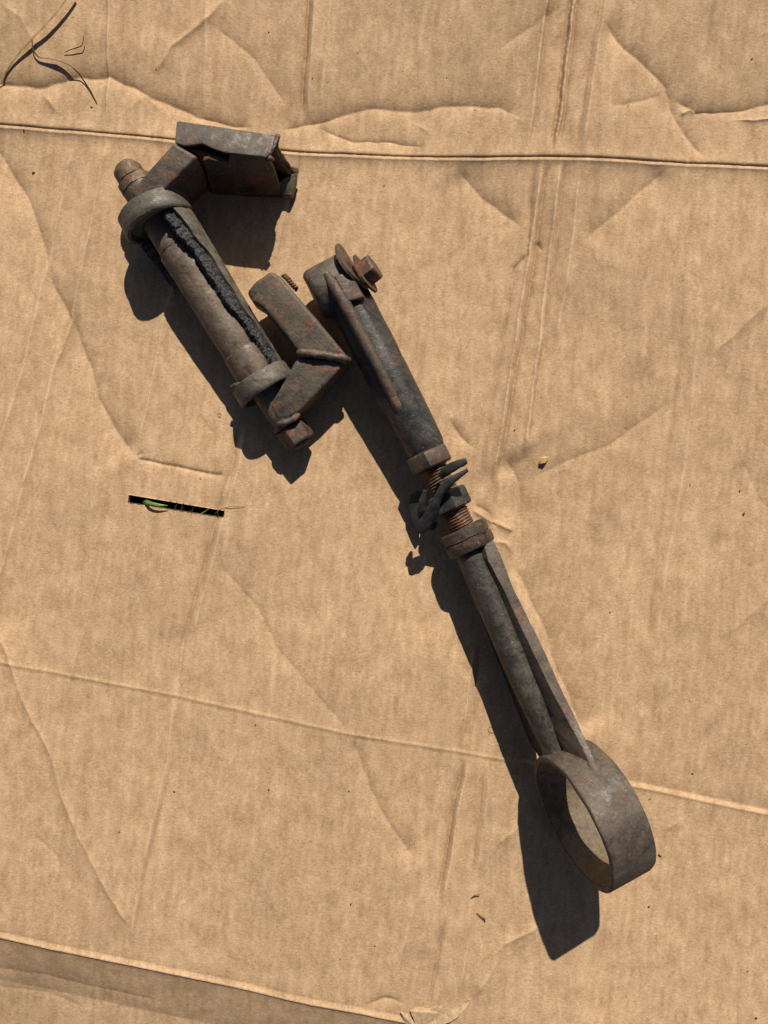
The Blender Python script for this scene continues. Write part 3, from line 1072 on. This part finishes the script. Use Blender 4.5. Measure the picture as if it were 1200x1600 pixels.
plate('channel_back', [V(277, 189, 93), V(345, 199, 93), V(433, 213, 93), V(432, 228, 76), V(440, 245, 52), V(452, 264, 26), V(464, 269, 10), V(400, 262, 6), V(310, 248, 6)], 7, (0.05, 1, 0), 'brown', br, 1.5)
plate('channel_floor', [V(326, 300, 8), V(345, 258, 8), V(445, 268, 8), V(464, 268, 16), V(461, 290, 15), V(455, 308, 12), V(440, 307, 7), V(400, 306, 6)], 6, (0, 0, -1), 'brown', br, 1.5)
plate('channel_liner', [V(300, 236, 92), V(322, 243, 92), V(345, 250, 90), V(350, 296, 8), V(306, 300, 8), V(296, 262, 60)], 6, (0.0, -1, 0), 'brown', br, 1.0)
plate('channel_end', [V(273, 222, 100), V(276, 190, 94), V(308, 248, 6), V(322, 290, 6)], 7, (1, 0.1, 0), 'brown', br, 1.0)
strip('torn_edge', [(434, 210, 97), (434, 218, 97), (428, 230, 101), (421, 240, 104), (414, 246, 105)], [5, 7, 5, 6, 4], [6, 8, 6, 7, 5], 'brown', br, amp=1.8, n=30, seed=8.0)
strip('torn_edge', [(433, 214, 92), (432, 228, 76), (440, 245, 52), (452, 263, 27), (464, 268, 13)], [7, 6, 8, 6, 8], [6, 7, 6, 8, 6], 'brown', br, amp=2.0, n=36, seed=9.0)
prism('torn_lip', [V(434, 285, 26), V(446, 276, 24), V(464, 268, 20), V(463, 284, 17), V(456, 307, 12), V(440, 306, 14)], 12, 'pin', br, 3, 3)
strip('torn_tab', [(415, 249, 100), (421, 247, 103), (428, 250, 97)], [5, 8, 4], [4, 7, 4], 'brown', br, amp=1.0, n=12)

# ---- lower arm: two mitred legs with a weld across
prism('arm_leg', [V(385, 456, 72), V(398, 440, 76), V(424, 422, 78), V(439, 432, 76), V(492, 494, 72), V(544, 557, 66), V(465, 549, 68), V(436, 512, 70), V(410, 480, 72), V(394, 471, 72)], [44, 46, 50, 50, 54, 58, 52, 50, 46, 42], 'arm', br, 7, 4)
prism('arm_leg', [V(466, 556, 66), V(545, 564, 65), V(508, 603, 63), V(470, 643, 58), V(448, 655, 56), V(432, 655, 54), V(421, 632, 58), V(442, 596, 63)], [52, 58, 56, 50, 46, 44, 46, 50], 'arm', br, 6, 4)
wp = resample([V(464, 551, 69), V(485, 552, 70), V(510, 555, 69), V(532, 559, 68), V(547, 563, 63)], 26)
rad = [3, 5, 6, 6.4, 6, 6.5, 6.2, 6, 6.6, 6.2, 6, 6.4, 6.2, 6.5, 6, 6.2, 6.4, 6, 6.3, 6.5, 6.6, 7, 7, 6.5, 5, 3]
v, f = loft(sweep(wp, [circ(r, 14) for r in rad]))
build('weld_bead', jitter(v, 1.3, 9, 4.0), f, 'arm', br, 60)
wp = resample([V(434, 662, 54), V(445, 660, 58), V(458, 655, 58), V(468, 646, 55)], 14)
v, f = loft(sweep(wp, [circ(r, 12) for r in (2.5, 4, 5, 5, 5.5, 5, 5.2, 5.5, 5, 5.2, 5, 4.5, 4, 2)]))
build('weld_bead', jitter(v, 1.2, 8, 6.0), f, 'arm', br, 60)
# rusty twisted wire end sticking out under the arm
cp = [V(443, 430, 40), V(450, 436, 42), V(456, 444, 40), V(464, 452, 36)]
hel = resample(cp, 60)
t_, s_, n_ = frame(cp[-1] - cp[0])
hel = [p + (s_ * math.cos(i * 0.75) + n_ * math.sin(i * 0.75)) * 2.2 for i, p in enumerate(hel)]
v, f = loft(sweep(hel, circ(2.4, 8)))
build('wire_end', v, f, 'thread', br, 60)

# ================================================================== debris and plants
def blade(name, pts, widths, mat, label, cat, group=None, th=0.8, n=24, up=(0, 0, 1), twist=0.0, it=2):
    path = smooth_path(pts, n, it)
    w = np.interp(np.linspace(0, 1, n), np.linspace(0, 1, len(widths)), widths)
    rings = []
    for i, p in enumerate(path):
        t = path[min(i + 1, n - 1)] - path[max(i - 1, 0)]
        _, s, nn = frame(t, up)
        a = twist * i / n
        s2, n2 = s * math.cos(a) + nn * math.sin(a), nn * math.cos(a) - s * math.sin(a)
        rings.append([p + s2 * w[i] / 2, p + n2 * th, p - s2 * w[i] / 2, p - n2 * th * 0.5 + n2 * 0.3])
    v, f = loft(rings)
    o = build(name, v, f, mat, None, 60, base=wv(path[0]))
    return tag(o, label, cat, group)


blade('dry_straw', [on(-12, 150, 2), on(0, 128, 3), on(22, 92, 4), on(52, 58, 7), on(78, 32, 10), on(100, 5, 11), on(116, -22, 12)], [2.5, 3, 4, 5, 5, 4.5, 4], 'straw', 'long flat dry grass stalk crossing the top left corner', 'stalk', twist=0.5)
blade('dry_straw', [on(50, 62, 6), on(51, 78, 5), on(60, 90, 4), on(88, 94, 5), on(107, 101, 6), on(122, 113, 6), on(132, 128, 4), on(142, 143, 3), on(151, 160, 2)], [1.5, 2, 3, 4.5, 3, 4.5, 4, 2.5, 1], 'straw_dark', 'thin curled dark dry stem below the long grass stalk', 'stem', th=1.2, n=44, twist=3)
blade('dry_straw', [on(100, 82, 2), on(112, 77, 4), on(128, 72, 5), on(130, 64, 6), on(131, 56, 7)], [1, 1.6, 2, 1.6, 1], 'straw_dark', 'tiny bent dry sprig right of the long grass stalk', 'stem', th=0.8)
blade('twig', [on(736, 1403, 2), on(742, 1399, 4), on(750, 1398, 4)], [1, 2.2, 1.4], 'straw_dark', 'small dark twig, upper of two near the lower middle', 'twig', th=1.0)
blade('twig', [on(745, 1426, 2), on(751, 1431, 4), on(757, 1435, 4), on(758, 1440, 2)], [1, 2, 2.6, 1.2], 'straw_dark', 'small forked dark twig, lower of two near the lower middle', 'twig', th=1.0)
# husk
hp = on(850, 719, 3)
rings = []
for x, r in ((-9, 0.6), (-6, 3), (-2, 5.5), (3, 5), (7, 2.6), (9, 0.5)):
    d = nrm(np.array([0.85, -0.5, 0.0])); s = np.array([0.5, 0.85, 0]); z = np.array([0, 0, 1.0])
    rings.append([hp + d * x + s * r * math.cos(a) + z * (r * 0.6 * math.sin(a)) for a in np.linspace(0, 2 * math.pi, 8, endpoint=False)])
v, f = loft(rings)
tag(build('seed_husk', jitter(v, 1.5, 4, 2.0), f, 'flake', None, 30, base=wv(hp)), 'small golden seed husk lying right of the rod', 'husk')
# thin curls of fibre
def curl(u, v_, r, label):
    pts = [on(u + r * math.cos(a), v_ + r * math.sin(a), 1.2) for a in np.linspace(0.3, 6.3, 26)]
    vv, ff = loft(sweep(pts, circ(0.3, 6)))
    tag(build('fibre_curl', vv, ff, 'straw', None, 60, base=wv(pts[0])), label, 'fibre', 'fibre curls on the cardboard')


curl(343, 648, 2.8, 'tiny curl of fibre above the slot on the left')
curl(768, 1140, 5.0, 'pale curl of fibre at the shadow edge of the rod')
# crumbs of dirt
rnd = random.Random(4)
spots = [(399, 1133, 2.6), (37, 203, 2.6), (143, 167, 2.4), (52, 270, 3.4), (244, 108, 2.4), (420, 50, 2), (545, 1236, 2.6), (420, 1234, 2.5), (548, 1413, 2.6), (1156, 767, 3.2), (1162, 803, 3.4), (1078, 758, 2.0), (953, 957, 2.4), (1031, 1337, 4.0), (1014, 1417, 3.4), (1182, 1591, 4.4), (1015, 1249, 2.2), (1082, 1209, 2.8), (1168, 1518, 2.2), (1175, 92, 2.4), (586, 1478, 2.2), (313, 748, 1.8), (855, 1350, 2.2), (186, 1300, 2.6), (272, 1237, 2.4), (698, 121, 1.8), (742, 172, 1.6), (600, 290, 1.8), (980, 620, 1.8), (640, 1320, 1.8), (804, 672, 2.2), (488, 122, 2.0)]
cv, cf = None, None
for (u, w, r) in spots:
    r *= 0.72
    p = on(u, w, r * 0.35)
    ang = rnd.uniform(0, 6.28)
    d = np.array([math.cos(ang), math.sin(ang), 0]); s = np.array([-d[1], d[0], 0]); z = np.array([0, 0, 1.0])
    el = rnd.uniform(1.0, 1.9)
    rings = [[p + d * x * r * el + s * q * r * 0.6 * math.cos(a) + z * q * r * 0.5 * math.sin(a) for a in np.linspace(0, 6.283, 6, endpoint=False)] for x, q in ((-0.7, 0.2), (-0.3, 0.8), (0.3, 0.9), (0.7, 0.25))]
    v, f = loft(rings)
    tag(build('dirt_crumb', jitter(v, r * 0.3, 3, u), f, 'bit', None, 60, base=wv(p)), 'tiny dark crumb of dirt lying on the cardboard', 'crumb', 'dirt crumbs scattered on the cardboard')

# grass in the slot
leafp = [V(238, 797, -34), V(231, 793, -12), V(226, 787, 2), V(229, 784, 7), V(238, 787, 10), V(250, 789.5, 9), V(262, 790, 7)]
blade('green_weed', leafp, [6, 9, 10, 9, 5, 4, 1], 'leaf', 'broad folded green leaf poking out of the slot', 'leaf', th=0.9, n=30)
for i, (a, b, w, lab) in enumerate([
    ((268, 806, -30), (276, 788, 3), 2.0, 'thin pale grass blade right of the folded leaf in the slot'),
    ((274, 806, -30), (287, 792, 2), 2.0, 'slanting green grass blade in the middle of the slot'),
    ((286, 808, -30), (284, 790, 4), 1.8, 'upright pale grass blade in the middle of the slot'),
    ((300, 808, -30), (302, 793, 4), 1.8, 'pale grass blade right of the slot centre'),
    ((304, 808, -30), (298, 796, 4), 1.6, 'short pale grass blade leaning left in the slot'),
    ((296, 812, -30), (330, 793, 5), 3.2, 'long green grass blade slanting up at the slot right half'),
    ((341, 812, -30), (341, 800, 3), 1.8, 'short pale grass blade at the right end of the slot'),
]):
    b = (b[0], b[1], b[2] + 6)
    A, B = V(*a), V(*b)
    mid = (A + B) / 2 + np.array([0, 2.0, 4])
    blade('grass_shoot', [A, mid, B], [w, w, 0.5], 'leaf' if 'green' in lab else 'blade', lab, 'grass', 'grass blades in the slot', th=0.4, n=12)
blade('dry_straw', [V(336, 803, -6), V(342, 797, 4), V(355, 792, 5), V(368, 791, 4), V(382, 792, 2)], [0.8, 1.2, 1.2, 1.2, 0.6], 'straw', 'hair-thin dry stem reaching out right from the slot', 'stem', th=0.5)

# torn paper at the lower edge, still hanging on the sheet
def torn(px, lift, seed):
    ctr = np.mean([np.array(p) for p in px], 0)
    vs = [on(u, w, 1.5 + lift * rnd.uniform(0.3, 1.2)) for u, w in px]
    vs.append(on(ctr[0], ctr[1], 1.5 + lift * 0.5))
    n = len(px)
    lowv = [p - np.array([0, 0, 2.2]) for p in vs]
    v = vs + lowv
    f = []
    for i in range(n):
        j = (i + 1) % n
        f += [(i, j, n), (n + 1 + i, n + 1 + j, 2 * n + 1), (i, j, n + 1 + j, n + 1 + i)]
    o = build('torn_flap', v, f, 'torn', None, 25)
    o.parent = card
    return o


torn([(641, 1580), (652, 1574), (668, 1577), (690, 1573), (697, 1580), (690, 1590), (700, 1588), (712, 1582), (722, 1572), (731, 1562), (736, 1563), (726, 1577), (716, 1589), (704, 1597), (694, 1600), (688, 1612), (650, 1612), (647, 1594)], 3.5, 1)
torn([(626, 1582), (640, 1586), (650, 1604), (652, 1616), (636, 1604)], 3, 2)
